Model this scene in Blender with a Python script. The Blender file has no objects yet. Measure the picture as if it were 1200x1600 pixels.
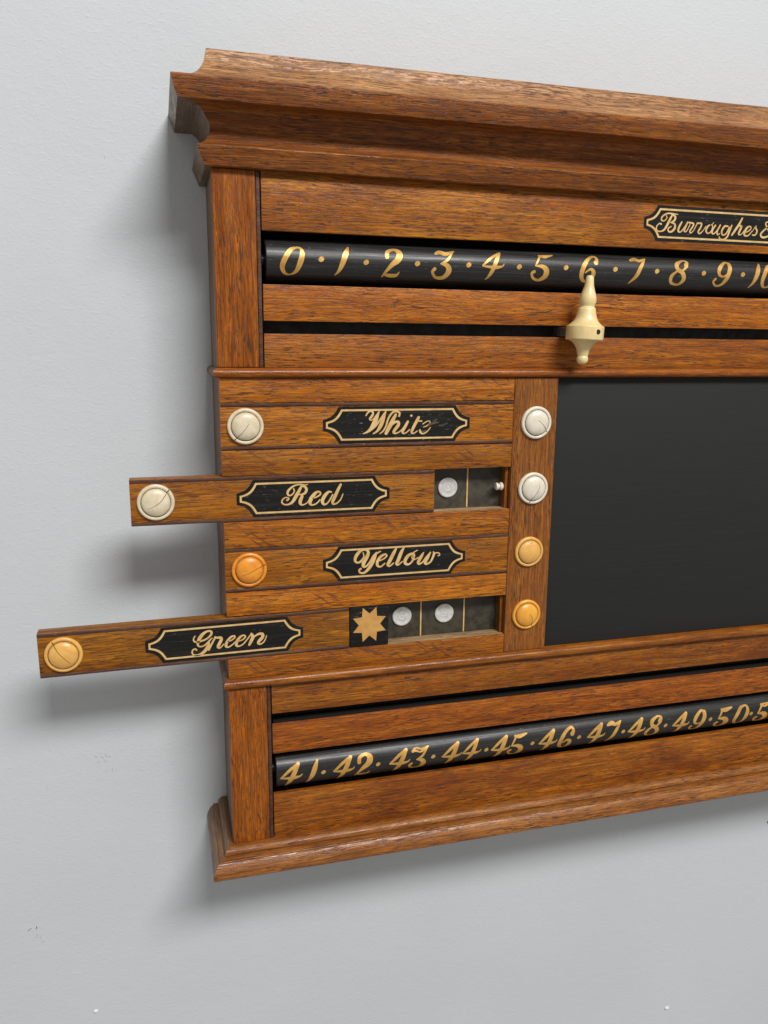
import bpy, bmesh, math, random
from mathutils import Vector, Matrix, noise as mnoise

# ------------------------------------------------------------------ camera
scene = bpy.context.scene
ZO = 1500.0                       # eye level above the floor, mm (all board sizes below are mm from eye level)
YAW, PITCH, ROLL = -0.273380676, 0.206517389, 0.009345235
def cam_axes(a, b, c):
    cy, sy, cx, sx, cz, sz = math.cos(a), math.sin(a), math.cos(b), math.sin(b), math.cos(c), math.sin(c)
    Ry = Matrix(((cy,0,sy),(0,1,0),(-sy,0,cy))); Rx = Matrix(((1,0,0),(0,cx,-sx),(0,sx,cx))); Rz = Matrix(((cz,-sz,0),(sz,cz,0),(0,0,1)))
    return Rz @ Rx @ Ry
R = cam_axes(YAW, PITCH, ROLL)
cam = bpy.data.cameras.new('camera')
cam.sensor_fit = 'VERTICAL'; cam.sensor_height = 24.0; cam.sensor_width = 18.0
cam.lens = 24.0 * 1244.09 / 1600.0
cam.clip_start = 0.01; cam.clip_end = 50.0
camo = bpy.data.objects.new('camera', cam); scene.collection.objects.link(camo)
r0, r1, r2 = R[0], R[1], R[2]
right = Vector((r0[0], r0[2], -r0[1])); up = -Vector((r1[0], r1[2], -r1[1])); back = -Vector((r2[0], r2[2], -r2[1]))
M = Matrix((right, up, back)).transposed().to_4x4()
M.translation = Vector((0, -0.75, ZO/1000))
camo.matrix_world = M
scene.camera = camo

# ------------------------------------------------------------------ light: one ceiling panel up in front, soft room light
world = bpy.data.worlds.new('World'); scene.world = world; world.use_nodes = True
bg = world.node_tree.nodes['Background']
bg.inputs[0].default_value = (1.0, 0.98, 0.945, 1); bg.inputs[1].default_value = 0.345
def area(name, loc, target, sx, sy, power, col):
    l = bpy.data.lights.new(name, 'AREA'); l.shape = 'RECTANGLE'; l.size = sx; l.size_y = sy; l.energy = power; l.color = col
    o = bpy.data.objects.new(name, l); scene.collection.objects.link(o); o.location = loc
    o.rotation_euler = (Vector(target) - Vector(loc)).to_track_quat('-Z', 'Y').to_euler()
    return o
area('ceiling_panel_light', (1.35, -3.75, 5.15), (0.5, 0.09, 1.1), 2.6, 1.0, 302, (1.0, 0.99, 0.975))
scene.view_settings.view_transform = 'Standard'; scene.view_settings.look = 'None'
scene.view_settings.exposure = 0.0; scene.view_settings.gamma = 1.0; scene.view_settings.use_curve_mapping = False
WORDS = {'White': [[(191.46, -66.85, 1.5), (193.04, -64.33, 1.77), (195.46, -62.69, 1.77), (197.89, -63.19, 1.91), (198.39, -65.4, 2.32), (196.88, -68.07, 2.6), (195.15, -70.05, 1.91), (196.2, -71.41, 1.37), (198.63, -70.44, 1.1), (201.4, -67.12, 1.23), (204.85, -62.61, 1.1)],
 [(204.86, -62.81, 0.96), (203.14, -67.15, 2.74), (200.4, -73.16, 5.14), (196.95, -79.17, 4.12), (192.78, -82.8, 2.33), (188.62, -84.4, 0.96)],
 [(194.87, -82.5, 1.37), (201.12, -77.22, 1.79), (205.97, -70.56, 1.92), (209.42, -65.22, 1.37), (211.64, -62.69, 0.96)],
 [(211.51, -62.89, 0.96), (209.79, -67.24, 3.02), (207.75, -73.28, 4.27), (205.34, -78.65, 3.86), (202.56, -82.31, 2.34), (198.73, -84.61, 1.24)],
 [(205.39, -84.74, 1.11), (208.88, -82.1, 1.8), (211.65, -77.41, 1.8), (213.01, -72.69, 2.07), (215.07, -67.99, 2.21), (218.55, -64.0, 2.07), (222.07, -63.23, 2.07), (225.28, -64.76, 2.08), (224.96, -67.8, 2.08)],
 [(221.41, -66.4, 2.77), (218.64, -71.43, 4.15), (215.19, -78.15, 4.5), (211.72, -84.53, 3.46)],
 [(214.51, -80.85, 1.11), (217.99, -76.16, 1.8), (221.5, -73.51, 2.5), (224.34, -73.89, 3.06), (224.02, -76.95, 3.48), (220.88, -80.97, 3.34), (219.5, -83.67, 2.78), (221.64, -84.73, 1.81), (225.18, -83.44, 1.39), (228.7, -80.44, 1.4)],
 [(233.94, -73.37, 2.51), (231.51, -77.76, 3.21), (228.73, -82.49, 3.21), (229.48, -84.89, 1.82), (232.33, -84.27, 1.4), (235.86, -81.26, 1.4)],
 [(237.21, -67.64, 2.37), (237.63, -67.64, 2.37)],
 [(244.98, -69.45, 3.08), (242.2, -74.53, 3.36), (239.08, -80.63, 3.23), (238.06, -84.04, 2.67), (240.23, -85.11, 1.55), (243.79, -82.78, 1.13)],
 [(243.61, -72.85, 1.54), (248.29, -73.13, 1.55)],
 [(250.22, -79.12, 0.85), (253.81, -77.81, 1.27), (256.8, -75.46, 0.99), (256.47, -73.26, 0.99), (253.72, -73.49, 1.13), (249.43, -76.02, 1.13)],
 [(246.51, -81.8, 1.83), (247.06, -83.87, 2.68), (249.63, -85.65, 1.7), (253.93, -83.67, 1.42), (257.48, -79.6, 0.99)]],
 'Red': [[(113.52, -146.95, 2.49), (115.09, -145.76, 1.37), (113.87, -144.46, 1.25), (111.08, -144.65, 1.37), (108.7, -146.74, 1.62), (108.53, -149.56, 1.74), (110.97, -151.24, 1.5), (114.69, -151.22, 1.87), (118.45, -149.05, 2.88), (122.27, -143.24, 3.88), (125.45, -137.72, 3.13), (127.37, -134.03, 2.12)],
 [(119.88, -136.24, 1.49), (120.47, -138.46, 1.5), (118.56, -141.52, 1.5), (115.75, -142.65, 1.62), (113.92, -141.01, 2.12), (114.59, -137.91, 2.49), (118.04, -134.61, 2.11), (122.41, -132.59, 1.62), (126.76, -132.26, 1.37), (130.5, -132.9, 1.13), (133.63, -132.39, 0.75)],
 [(128.61, -134.08, 1.5), (131.1, -134.8, 2.5), (132.32, -137.68, 2.89), (130.72, -140.76, 2.76), (127.89, -141.9, 1.88), (125.39, -142.11, 1.25)],
 [(127.9, -141.59, 1.25), (127.87, -144.1, 3.14), (126.26, -147.82, 3.77), (126.22, -150.97, 3.14), (128.39, -152.33, 1.64), (132.17, -150.92, 1.26), (134.08, -148.79, 1.14)],
 [(138.51, -146.13, 1.14), (142.3, -145.03, 1.52), (145.8, -142.64, 1.9), (145.5, -140.41, 1.9), (142.34, -140.28, 2.78), (138.53, -143.92, 4.04), (135.97, -148.24, 4.17), (135.94, -151.72, 2.91), (138.45, -152.79, 1.65), (142.25, -151.37, 1.52), (145.44, -148.01, 1.4)],
 [(156.92, -140.87, 1.4), (154.37, -140.45, 2.29), (150.54, -143.79, 3.81), (147.97, -148.76, 3.81), (148.9, -152.3, 2.8), (151.76, -152.43, 1.91), (154.97, -149.06, 1.66), (158.18, -143.47, 1.53)],
 [(166.2, -133.62, 2.55), (163.3, -139.22, 3.32), (160.09, -146.09, 3.58), (158.15, -150.48, 3.19), (158.78, -152.74, 2.18), (161.99, -152.24, 1.67), (165.84, -148.89, 1.54), (168.42, -143.25, 1.15)]],
 'Yellow': [[(189.03, -203.99, 1.16), (189.88, -208.19, 1.66), (187.0, -212.58, 2.49), (183.28, -214.0, 2.16), (180.8, -211.76, 2.82), (182.03, -206.87, 3.8), (186.55, -201.77, 3.31), (191.5, -200.83, 2.82), (194.41, -203.5, 3.32), (193.2, -208.4, 4.16), (189.9, -214.02, 4.5), (189.5, -218.16, 3.33), (192.41, -218.36, 2.0), (196.55, -213.62, 2.17), (200.68, -207.21, 2.34), (207.33, -203.62, 1.17)],
 [(202.75, -204.84, 2.0), (201.52, -208.93, 3.01), (199.06, -214.62, 3.85), (194.92, -221.04, 3.52), (190.36, -224.91, 2.51), (186.21, -224.63, 2.0), (184.95, -222.03, 2.0), (186.61, -220.64, 2.5)],
 [(206.58, -213.43, 1.18), (210.76, -211.61, 1.51), (213.68, -208.86, 1.85), (211.98, -207.08, 2.18), (207.38, -209.3, 3.35), (204.07, -214.11, 3.35), (204.1, -218.3, 2.86), (207.47, -219.78, 1.85), (211.65, -216.7, 1.69)],
 [(224.13, -200.72, 1.69), (221.23, -205.98, 3.71), (217.11, -214.12, 4.05), (215.04, -218.18, 3.38), (217.17, -219.59, 2.03), (220.94, -216.89, 1.52)],
 [(231.77, -201.43, 1.86), (228.87, -206.46, 3.89), (226.0, -213.85, 4.07), (224.35, -217.53, 3.56), (226.06, -218.91, 2.04), (230.28, -215.81, 1.53)],
 [(240.4, -208.01, 2.56), (236.17, -210.28, 3.74), (233.25, -215.16, 3.92), (234.16, -218.6, 3.07), (238.02, -218.86, 2.22), (241.81, -214.87, 2.05), (243.01, -209.87, 2.05), (242.1, -207.28, 1.36), (246.35, -204.84, 1.02)],
 [(241.28, -209.34, 1.19), (240.48, -212.67, 1.37), (243.09, -214.53, 1.37), (247.36, -212.68, 1.2)],
 [(252.87, -207.94, 1.71), (250.36, -212.02, 3.6), (247.45, -217.35, 3.6), (248.35, -219.54, 2.41), (251.78, -218.06, 1.72), (255.15, -214.03, 2.24), (260.23, -208.4, 2.06)],
 [(260.22, -207.97, 1.72), (257.3, -213.31, 3.79), (254.8, -217.83, 3.79), (256.15, -220.05, 2.42), (260.45, -218.2, 2.25), (262.96, -213.67, 2.59), (264.18, -209.92, 2.59), (263.69, -207.76, 1.55)],
 [(264.18, -209.92, 1.38), (266.76, -208.8, 1.38), (269.83, -209.42, 1.38), (270.32, -211.58, 1.56), (268.58, -212.07, 1.21)]],
 'Green': [[(21.81, -276.04, 1.41), (20.5, -278.27, 1.41), (20.6, -280.85, 1.55), (22.93, -282.18, 1.7), (27.72, -281.52, 1.84), (33.25, -279.45, 1.99), (37.15, -275.75, 2.42), (37.25, -272.81, 2.41), (34.2, -272.02, 1.98), (30.04, -274.0, 3.11), (26.48, -278.09, 3.96), (24.25, -283.04, 2.69), (24.81, -286.41, 1.99), (28.19, -287.11, 1.71), (32.37, -284.92, 1.99), (36.64, -280.51, 1.57), (38.05, -279.53, 1.0)],
 [(35.14, -284.07, 1.42), (33.65, -287.63, 3.56), (30.05, -292.48, 3.28), (25.15, -295.34, 2.42), (20.38, -295.24, 1.85), (18.44, -292.82, 1.7), (19.23, -289.94, 1.56), (21.64, -289.07, 1.7), (22.62, -290.27, 1.84)],
 [(34.21, -291.03, 2.57), (36.41, -287.16, 2.14), (39.34, -281.87, 2.0), (41.16, -278.71, 2.14)],
 [(40.47, -279.01, 1.85), (42.85, -279.61, 2.43), (46.29, -279.93, 2.86), (46.56, -282.18, 3.29), (44.35, -286.43, 3.44), (43.22, -289.3, 2.87), (45.26, -290.24, 1.58), (48.83, -286.86, 1.29)],
 [(53.06, -284.65, 1.15), (56.57, -283.49, 1.44), (59.78, -280.8, 1.73), (58.78, -279.22, 1.73), (55.26, -280.76, 2.44), (52.01, -284.92, 3.16), (50.85, -288.91, 2.88), (52.89, -290.38, 1.73), (56.42, -288.7, 1.44), (59.99, -285.67, 1.3)],
 [(63.49, -285.26, 1.16), (67.02, -284.09, 1.45), (69.9, -281.37, 1.88), (68.55, -279.6, 1.74), (65.01, -280.92, 2.6), (61.75, -285.09, 3.32), (60.94, -289.13, 2.89), (63.35, -290.49, 1.74), (67.6, -288.64, 1.45), (71.94, -283.8, 1.45)],
 [(75.94, -278.78, 2.47), (77.27, -282.05, 3.49), (75.4, -286.38, 3.49), (73.55, -289.96, 2.77)],
 [(71.21, -284.86, 1.31), (74.13, -281.01, 1.6), (75.94, -278.93, 1.45)],
 [(75.77, -285.66, 1.16), (79.04, -281.84, 1.6), (83.33, -279.61, 2.62), (86.86, -280.31, 3.21), (86.43, -283.65, 3.51), (83.16, -287.11, 3.36), (82.4, -289.45, 2.63), (84.86, -290.29, 1.61), (88.47, -287.61, 1.47), (90.72, -282.16, 1.03)]],
 'Burroughes': [[(502.58, 124.04, 2.25), (500.29, 124.39, 1.43), (497.52, 121.47, 1.43), (498.09, 117.76, 1.64), (502.12, 116.82, 1.64), (506.47, 118.61, 2.47), (509.46, 122.96, 3.08), (512.78, 129.65, 3.08), (514.73, 133.01, 1.85)],
 [(508.02, 132.21, 1.43), (508.75, 130.39, 1.43), (506.2, 127.47, 1.43), (502.79, 127.77, 1.84), (503.05, 131.04, 2.04), (507.82, 134.25, 1.84), (513.42, 134.81, 1.64), (521.42, 134.27, 1.03)],
 [(514.07, 133.91, 1.64), (518.2, 132.25, 2.67), (518.0, 128.5, 2.68), (513.7, 125.96, 1.44)],
 [(513.7, 125.96, 1.23), (518.36, 124.77, 2.47), (518.77, 120.57, 3.1), (515.12, 117.12, 2.48), (511.68, 117.44, 1.86), (511.41, 120.24, 1.85), (514.63, 122.26, 1.24)],
 [(526.7, 127.04, 2.07), (524.27, 122.7, 2.69), (523.2, 118.42, 2.49), (525.95, 117.32, 1.66), (530.11, 121.56, 1.87), (533.77, 127.38, 1.87)],
 [(533.57, 127.09, 2.08), (531.25, 121.61, 2.29), (530.44, 118.27, 2.08), (533.28, 118.59, 1.25), (536.64, 125.16, 1.25)],
 [(535.31, 126.98, 2.08), (540.56, 126.28, 2.08), (540.28, 123.44, 2.09), (537.27, 119.05, 2.09), (538.07, 116.91, 1.67), (541.29, 119.23, 1.25), (545.17, 126.5, 1.25)],
 [(545.15, 126.69, 2.09), (550.36, 126.74, 2.09), (549.6, 122.92, 2.3), (547.16, 118.55, 2.1), (549.09, 116.73, 1.68), (552.85, 119.75, 1.26), (555.87, 124.16, 1.26)],
 [(561.73, 126.14, 1.26), (558.41, 124.47, 2.31), (556.53, 120.2, 2.53), (558.7, 117.44, 1.69), (562.28, 118.93, 1.69), (564.17, 123.11, 1.9), (563.17, 125.83, 1.26), (561.05, 125.92, 1.05)],
 [(562.94, 125.81, 1.05), (565.0, 128.38, 0.84)],
 [(567.41, 125.64, 2.32), (564.38, 121.22, 2.53), (564.18, 117.68, 2.11), (567.1, 117.81, 1.48), (571.29, 122.48, 1.91), (573.21, 126.39, 1.91)],
 [(573.26, 125.91, 2.12), (570.33, 120.53, 2.33), (570.76, 116.72, 1.91), (573.59, 117.81, 1.27)],
 [(582.78, 125.4, 1.91), (578.66, 125.21, 2.55), (575.67, 120.29, 2.55), (577.28, 116.53, 1.92), (581.24, 118.14, 1.71), (584.66, 124.53, 1.92)],
 [(587.4, 126.57, 1.92), (585.11, 120.71, 2.56), (582.81, 114.85, 2.35), (578.39, 111.97, 1.92), (573.54, 113.01, 1.49), (573.35, 114.63, 1.49)],
 [(599.6, 134.33, 2.14), (596.18, 127.94, 2.99), (592.1, 121.99, 3.21), (588.51, 117.02, 2.35)],
 [(590.49, 120.47, 1.28), (595.81, 126.0, 1.93), (599.38, 126.16, 2.79), (598.05, 122.25, 2.79), (596.72, 118.34, 2.36), (599.76, 117.99, 1.29), (603.48, 122.01, 1.29)],
 [(604.91, 120.15, 1.08), (609.47, 122.28, 1.51), (611.52, 125.27, 1.73), (609.54, 126.63, 1.72), (606.18, 124.55, 2.8), (603.72, 120.09, 3.23), (604.66, 117.24, 2.59), (608.86, 117.42, 1.73), (613.14, 121.96, 1.3)],
 [(613.44, 121.49, 0.86), (617.52, 127.58, 1.3), (617.43, 125.45, 1.95), (619.43, 122.05, 2.38), (617.47, 118.28, 1.95), (614.1, 118.13, 1.73)],
 [(638.53, 123.58, 1.31), (634.35, 118.03, 2.19), (627.23, 116.26, 2.62), (624.43, 119.06, 2.61), (627.58, 123.09, 2.39), (633.7, 127.74, 2.18), (634.48, 131.18, 1.96), (631.32, 132.0, 1.74), (629.38, 129.97, 1.95), (632.8, 125.27, 2.62), (637.27, 119.14, 2.41), (640.59, 117.32, 1.54)]]}
DIGITS = {'0': [[(4.88, 12.39, 1.9), (-1.01, 10.1, 3.93), (-6.4, 2.21, 4.71), (-9.23, -5.32, 4.46), (-6.8, -11.33, 2.98), (-1.71, -12.74, 1.53), (3.73, -9.13, 3.49), (7.44, -0.67, 4.99), (9.23, 6.3, 4.33), (8.33, 11.2, 2.48), (4.92, 12.74, 1.92)]],
 '1': [[(6.26, 13.41, 1.74), (3.52, 6.41, 4.82), (0.29, -2.23, 4.82), (-3.02, -9.33, 2.93), (-6.26, -13.41, 1.24)]],
 '2': [[(-4.1, 5.41, 3.93), (-3.09, 10.59, 3.62), (3.41, 13.33, 3.18), (8.21, 9.91, 5.87), (6.86, 3.61, 5.97), (-0.0, -2.28, 4.07), (-6.19, -9.64, 2.12), (-8.21, -13.33, 1.28)],
 [(-6.8, -10.73, 2.15), (-0.56, -11.76, 3.75), (5.47, -11.24, 3.11), (8.08, -8.12, 0.9)]],
 '3': [[(-7.65, 9.66, 2.73), (-3.41, 11.38, 4.65), (2.58, 9.79, 4.48), (11.2, 13.23, 1.53)],
 [(10.15, 12.11, 1.47), (3.35, 3.27, 2.48), (-3.07, -0.19, 1.5)],
 [(-3.07, -0.19, 1.5), (3.24, -1.84, 4.49), (5.16, -6.77, 5.44), (0.64, -12.96, 4.17), (-7.2, -13.23, 2.89), (-11.2, -8.03, 2.72), (-9.15, -5.09, 3.28)]],
 '4': [[(8.02, 13.76, 2.3), (-2.02, 7.36, 2.59), (-11.17, -0.42, 1.77)],
 [(-11.17, -0.7, 1.18), (-4.9, -1.33, 2.37), (2.97, -1.62, 3.27), (9.25, -0.43, 1.49), (11.17, 1.78, 0.91)],
 [(7.58, 13.3, 3.02), (3.13, 4.44, 4.03), (-1.42, -5.69, 3.87), (-4.46, -10.86, 2.48), (-6.9, -13.76, 0.97)]],
 '5': [[(-2.89, 11.63, 2.64), (2.62, 10.91, 4.08), (11.8, 13.09, 1.6)],
 [(-2.34, 10.65, 2.2), (-5.97, 4.46, 1.93), (-8.36, 0.61, 1.23)],
 [(-7.88, 0.63, 1.23), (-0.58, 0.15, 4.0), (3.6, -3.3, 5.79), (2.8, -9.07, 5.31), (-3.54, -13.09, 2.94), (-9.81, -10.96, 2.53), (-11.8, -6.64, 2.74), (-9.28, -4.85, 3.03)]],
 '6': [[(7.09, 5.72, 4.79), (9.08, 10.36, 3.06), (5.9, 13.46, 2.98), (-1.49, 8.88, 3.65), (-6.92, 1.24, 4.78), (-9.08, -6.13, 4.68), (-7.13, -11.26, 3.58), (-2.22, -13.46, 2.02), (3.19, -8.67, 4.15), (4.09, -3.54, 4.38), (0.59, -1.03, 2.52), (-5.09, -4.56, 1.25)]],
 '7': [[(-8.63, 10.3, 2.73), (-2.76, 12.08, 4.99), (1.83, 10.2, 3.53), (9.58, 13.48, 1.33)],
 [(8.91, 12.73, 1.72), (1.87, 2.04, 3.98), (-2.92, -6.34, 3.87), (-9.58, -13.48, 1.39)]],
 '8': [[(7.96, 7.16, 4.73), (10.07, 11.38, 3.19), (5.3, 13.03, 2.25), (-2.6, 8.28, 4.5), (-2.85, 2.76, 4.37), (3.27, -1.27, 4.81), (5.13, -7.68, 4.63), (0.09, -13.03, 2.48), (-8.31, -11.45, 3.0), (-10.07, -5.54, 3.96), (-4.5, -0.22, 1.98), (4.06, 2.05, 2.03), (8.56, 6.44, 3.73)]],
 '9': [[(10.01, 10.86, 3.63), (5.3, 12.93, 2.73), (-2.9, 5.45, 4.38), (-4.25, -0.83, 3.48), (0.75, -3.3, 1.74), (6.93, 0.2, 2.35), (10.22, 6.71, 4.2)],
 [(9.84, 11.22, 4.41), (9.4, 4.44, 4.94), (5.2, -5.78, 4.68), (0.13, -12.03, 2.82), (-5.87, -12.93, 2.22), (-10.22, -8.89, 2.08), (-8.29, -6.18, 2.91)]]}
# ------------------------------------------------------------------ materials
def new_mat(name):
    m = bpy.data.materials.new(name); m.use_nodes = True
    nt = m.node_tree; b = nt.nodes['Principled BSDF']
    return m, nt, b
class N:
    """tiny node helper"""
    def __init__(s, nt): s.nt = nt
    def n(s, t, **kw):
        o = s.nt.nodes.new(t)
        for k, v in kw.items(): setattr(o, k, v)
        return o
    def link(s, a, b): s.nt.links.new(a, b)
    def math(s, op, a, b=None, c=None, clamp=False):
        o = s.n('ShaderNodeMath', operation=op); o.use_clamp = clamp
        for i, v in enumerate((a, b, c)):
            if v is None: continue
            if isinstance(v, (int, float)): o.inputs[i].default_value = v
            else: s.link(v, o.inputs[i])
        return o.outputs[0]
    def vec(s, op, a, b):
        o = s.n('ShaderNodeVectorMath', operation=op)
        for i, v in enumerate((a, b)):
            if isinstance(v, (tuple, list)): o.inputs[i].default_value = v
            elif isinstance(v, (int, float)): o.inputs['Scale'].default_value = v
            else: s.link(v, o.inputs[i])
        return o.outputs[0]
    def noise(s, v, scale=1.0, detail=2.0, rough=0.5, dist=0.0):
        o = s.n('ShaderNodeTexNoise'); s.link(v, o.inputs['Vector'])
        o.inputs['Scale'].default_value = scale; o.inputs['Detail'].default_value = detail
        o.inputs['Roughness'].default_value = rough; o.inputs['Distortion'].default_value = dist
        return o.outputs['Fac']
    def ramp(s, f, lo, hi, a=0.0, b=1.0):
        o = s.n('ShaderNodeMapRange'); o.interpolation_type = 'SMOOTHSTEP'
        s.link(f, o.inputs[0]); o.inputs[1].default_value = lo; o.inputs[2].default_value = hi
        o.inputs[3].default_value = a; o.inputs[4].default_value = b
        return o.outputs[0]
    def mix(s, f, a, b, mode='MIX'):
        o = s.n('ShaderNodeMix', data_type='RGBA', blend_type=mode)
        if isinstance(f, (int, float)): o.inputs[0].default_value = f
        else: s.link(f, o.inputs[0])
        for i, v in ((6, a), (7, b)):
            if isinstance(v, (tuple, list)): o.inputs[i].default_value = (*v[:3], 1)
            else: s.link(v, o.inputs[i])
        return o.outputs[2]
    def bump(s, h, strength, dist, b):
        o = s.n('ShaderNodeBump'); o.inputs['Strength'].default_value = strength; o.inputs['Distance'].default_value = dist
        s.link(h, o.inputs['Height']); s.link(o.outputs[0], b.inputs['Normal']); return o
    def coords(s, axis='X', rnd=True):
        tc = s.n('ShaderNodeTexCoord'); v = s.vec('SCALE', tc.outputs['Object'], 1000.0)
        if rnd:
            oi = s.n('ShaderNodeObjectInfo'); cb = s.n('ShaderNodeCombineXYZ')
            for i, k in enumerate((7310.0, 3770.0, 9130.0)): s.link(s.math('MULTIPLY', oi.outputs['Random'], k), cb.inputs[i])
            v = s.vec('ADD', v, cb.outputs[0])
        if axis != 'X':
            sp = s.n('ShaderNodeSeparateXYZ'); s.link(v, sp.inputs[0]); cb = s.n('ShaderNodeCombineXYZ')
            o = {'Z': (2, 1, 0), 'Y': (1, 0, 2)}[axis]
            for i in range(3): s.link(sp.outputs[o[i]], cb.inputs[i])
            v = cb.outputs[0]
        return v

def oak(name, axis='X', light=(0.43,0.185,0.046), mid=(0.30,0.108,0.024), red=(0.22,0.066,0.018), pore=(0.05,0.02,0.009),
        fleck=0.0, rough=0.36, pores=1.0, wear=0.55, bs=0.55):
    m, nt, b = new_mat(name); s = N(nt)
    v = s.coords(axis)
    # gentle wander of the grain
    wob = s.noise(s.vec('MULTIPLY', v, (1/110, 1/50, 1/50)), 1, 2)
    sp = s.n('ShaderNodeSeparateXYZ'); s.link(v, sp.inputs[0])
    w = s.math('MULTIPLY', s.math('SUBTRACT', wob, 0.5), 10.0)
    cb = s.n('ShaderNodeCombineXYZ'); s.link(sp.outputs[0], cb.inputs[0])
    s.link(s.math('ADD', sp.outputs[1], w), cb.inputs[1]); s.link(s.math('ADD', sp.outputs[2], w), cb.inputs[2])
    g = cb.outputs[0]
    oi = s.n('ShaderNodeObjectInfo')
    r1 = s.math('FRACT', s.math('MULTIPLY', oi.outputs['Random'], 17.31)); r2 = s.math('FRACT', s.math('MULTIPLY', oi.outputs['Random'], 41.77))
    band = s.noise(s.vec('MULTIPLY', g, (1/170, 1/6, 1/6)), 1, 4, 0.6)
    fib = s.noise(s.vec('MULTIPLY', g, (1/26, 1/1.3, 1/1.3)), 1, 3, 0.6)
    patch = s.noise(s.vec('MULTIPLY', v, (1/100, 1/40, 1/40)), 1, 3, 0.6)
    lines = s.noise(s.vec('MULTIPLY', g, (1/70.0, 1/1.2, 1/1.2)), 1, 2.0, 0.55, 0.3)
    p1 = s.noise(s.vec('MULTIPLY', g, (1/14.0, 1/1.12, 1/1.12)), 1, 2.0, 0.6, 0.35)
    p2 = s.noise(s.vec('MULTIPLY', g, (1/7.5, 1/0.95, 1/0.95)), 1, 2.0, 0.6, 0.5)
    c = s.mix(s.ramp(band, 0.34, 0.66), mid, light)
    c = s.mix(s.math('MULTIPLY', s.ramp(patch, 0.42, 0.72, 0, 0.85), s.ramp(r1, 0.0, 1.0, 0.4, 1.0)), c, red)
    tone = s.math('ADD', 0.75, s.math('MULTIPLY', r2, 0.34))
    hs = s.n('ShaderNodeHueSaturation'); s.link(c, hs.inputs['Color']); s.link(tone, hs.inputs['Value'])
    s.link(s.math('ADD', 0.4925, s.math('MULTIPLY', r1, 0.006)), hs.inputs['Hue']); hs.inputs['Saturation'].default_value = 1.06
    c = hs.outputs[0]
    c = s.mix(s.ramp(fib, 0.45, 0.72, 0.0, 0.8), c, s.mix(1.0, c, (1.7, 1.75, 1.6), 'MULTIPLY'))
    pz = s.ramp(s.noise(s.vec('MULTIPLY', v, (1/80, 1/14, 1/14)), 1, 2), 0.3, 0.62, 0.4, 1.0)
    pa = s.math('MULTIPLY', s.ramp(p1, 0.51, 0.63), pz)
    pb = s.math('MULTIPLY', s.ramp(p2, 0.56, 0.67), s.math('SUBTRACT', 1.25, pz))
    pl = s.math('MULTIPLY', s.ramp(lines, 0.50, 0.64), 0.62)
    pm = s.math('MULTIPLY', s.math('MAXIMUM', s.math('MAXIMUM', pa, pb), pl), 0.88*pores, None, True)
    c = s.mix(pm, c, pore)
    kn = s.noise(s.vec('MULTIPLY', v, (1/3.4, 1/2.2, 1/2.2)), 1, 2, 0.5)
    c = s.mix(s.ramp(kn, 0.715, 0.77, 0, 0.75), c, (0.035, 0.016, 0.009))
    c = s.mix(s.ramp(kn, 0.262, 0.225, 0, 0.5), c, (0.46, 0.30, 0.15))
    if fleck:
        # medullary ray figure: slanting ribbons across the quarter-sawn face
        mp = s.n('ShaderNodeMapping'); s.link(v, mp.inputs[0]); mp.inputs['Rotation'].default_value = (0, math.radians(-36), 0)
        fn = s.noise(s.vec('MULTIPLY', mp.outputs[0], (1/34, 1/30, 1/4.2)), 1, 1.5, 0.5, 0.35)
        fk = s.ramp(s.noise(s.vec('MULTIPLY', v, (1/60, 1/60, 1/60)), 1, 1), 0.42, 0.6)
        fm = s.math('MULTIPLY', s.math('MULTIPLY', s.ramp(fn, 0.615, 0.655), fk), fleck)
        c = s.mix(fm, c, (0.135, 0.04, 0.012))
    # knocks and worn arrises show paler wood
    if wear:
        bv = s.n('ShaderNodeBevel'); bv.samples = 4; bv.inputs['Radius'].default_value = 0.0012
        ge = s.n('ShaderNodeNewGeometry')
        d = s.n('ShaderNodeVectorMath', operation='DOT_PRODUCT'); s.link(bv.outputs[0], d.inputs[0]); s.link(ge.outputs['Normal'], d.inputs[1])
        em = s.ramp(d.outputs['Value'], 0.97, 0.80)
        wn = s.ramp(s.noise(s.vec('MULTIPLY', v, (1/11, 1/4, 1/4)), 1, 4, 0.7), 0.45, 0.68)
        c = s.mix(s.math('MULTIPLY', s.math('MULTIPLY', em, wn), wear), c, (0.44, 0.27, 0.13))
    s.link(c, b.inputs['Base Color'])
    rn = s.ramp(s.noise(s.vec('MULTIPLY', v, (1/30, 1/9, 1/9)), 1, 4, 0.7), 0.3, 0.75, rough-0.07, rough+0.16)
    s.link(s.math('ADD', rn, s.math('MULTIPLY', pm, 0.15)), b.inputs['Roughness'])
    b.inputs['Specular IOR Level'].default_value = 0.30
    h = s.math('SUBTRACT', s.math('MULTIPLY', fib, 0.35), pm)
    s.bump(h, bs, 0.0004, b)
    return m

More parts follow.
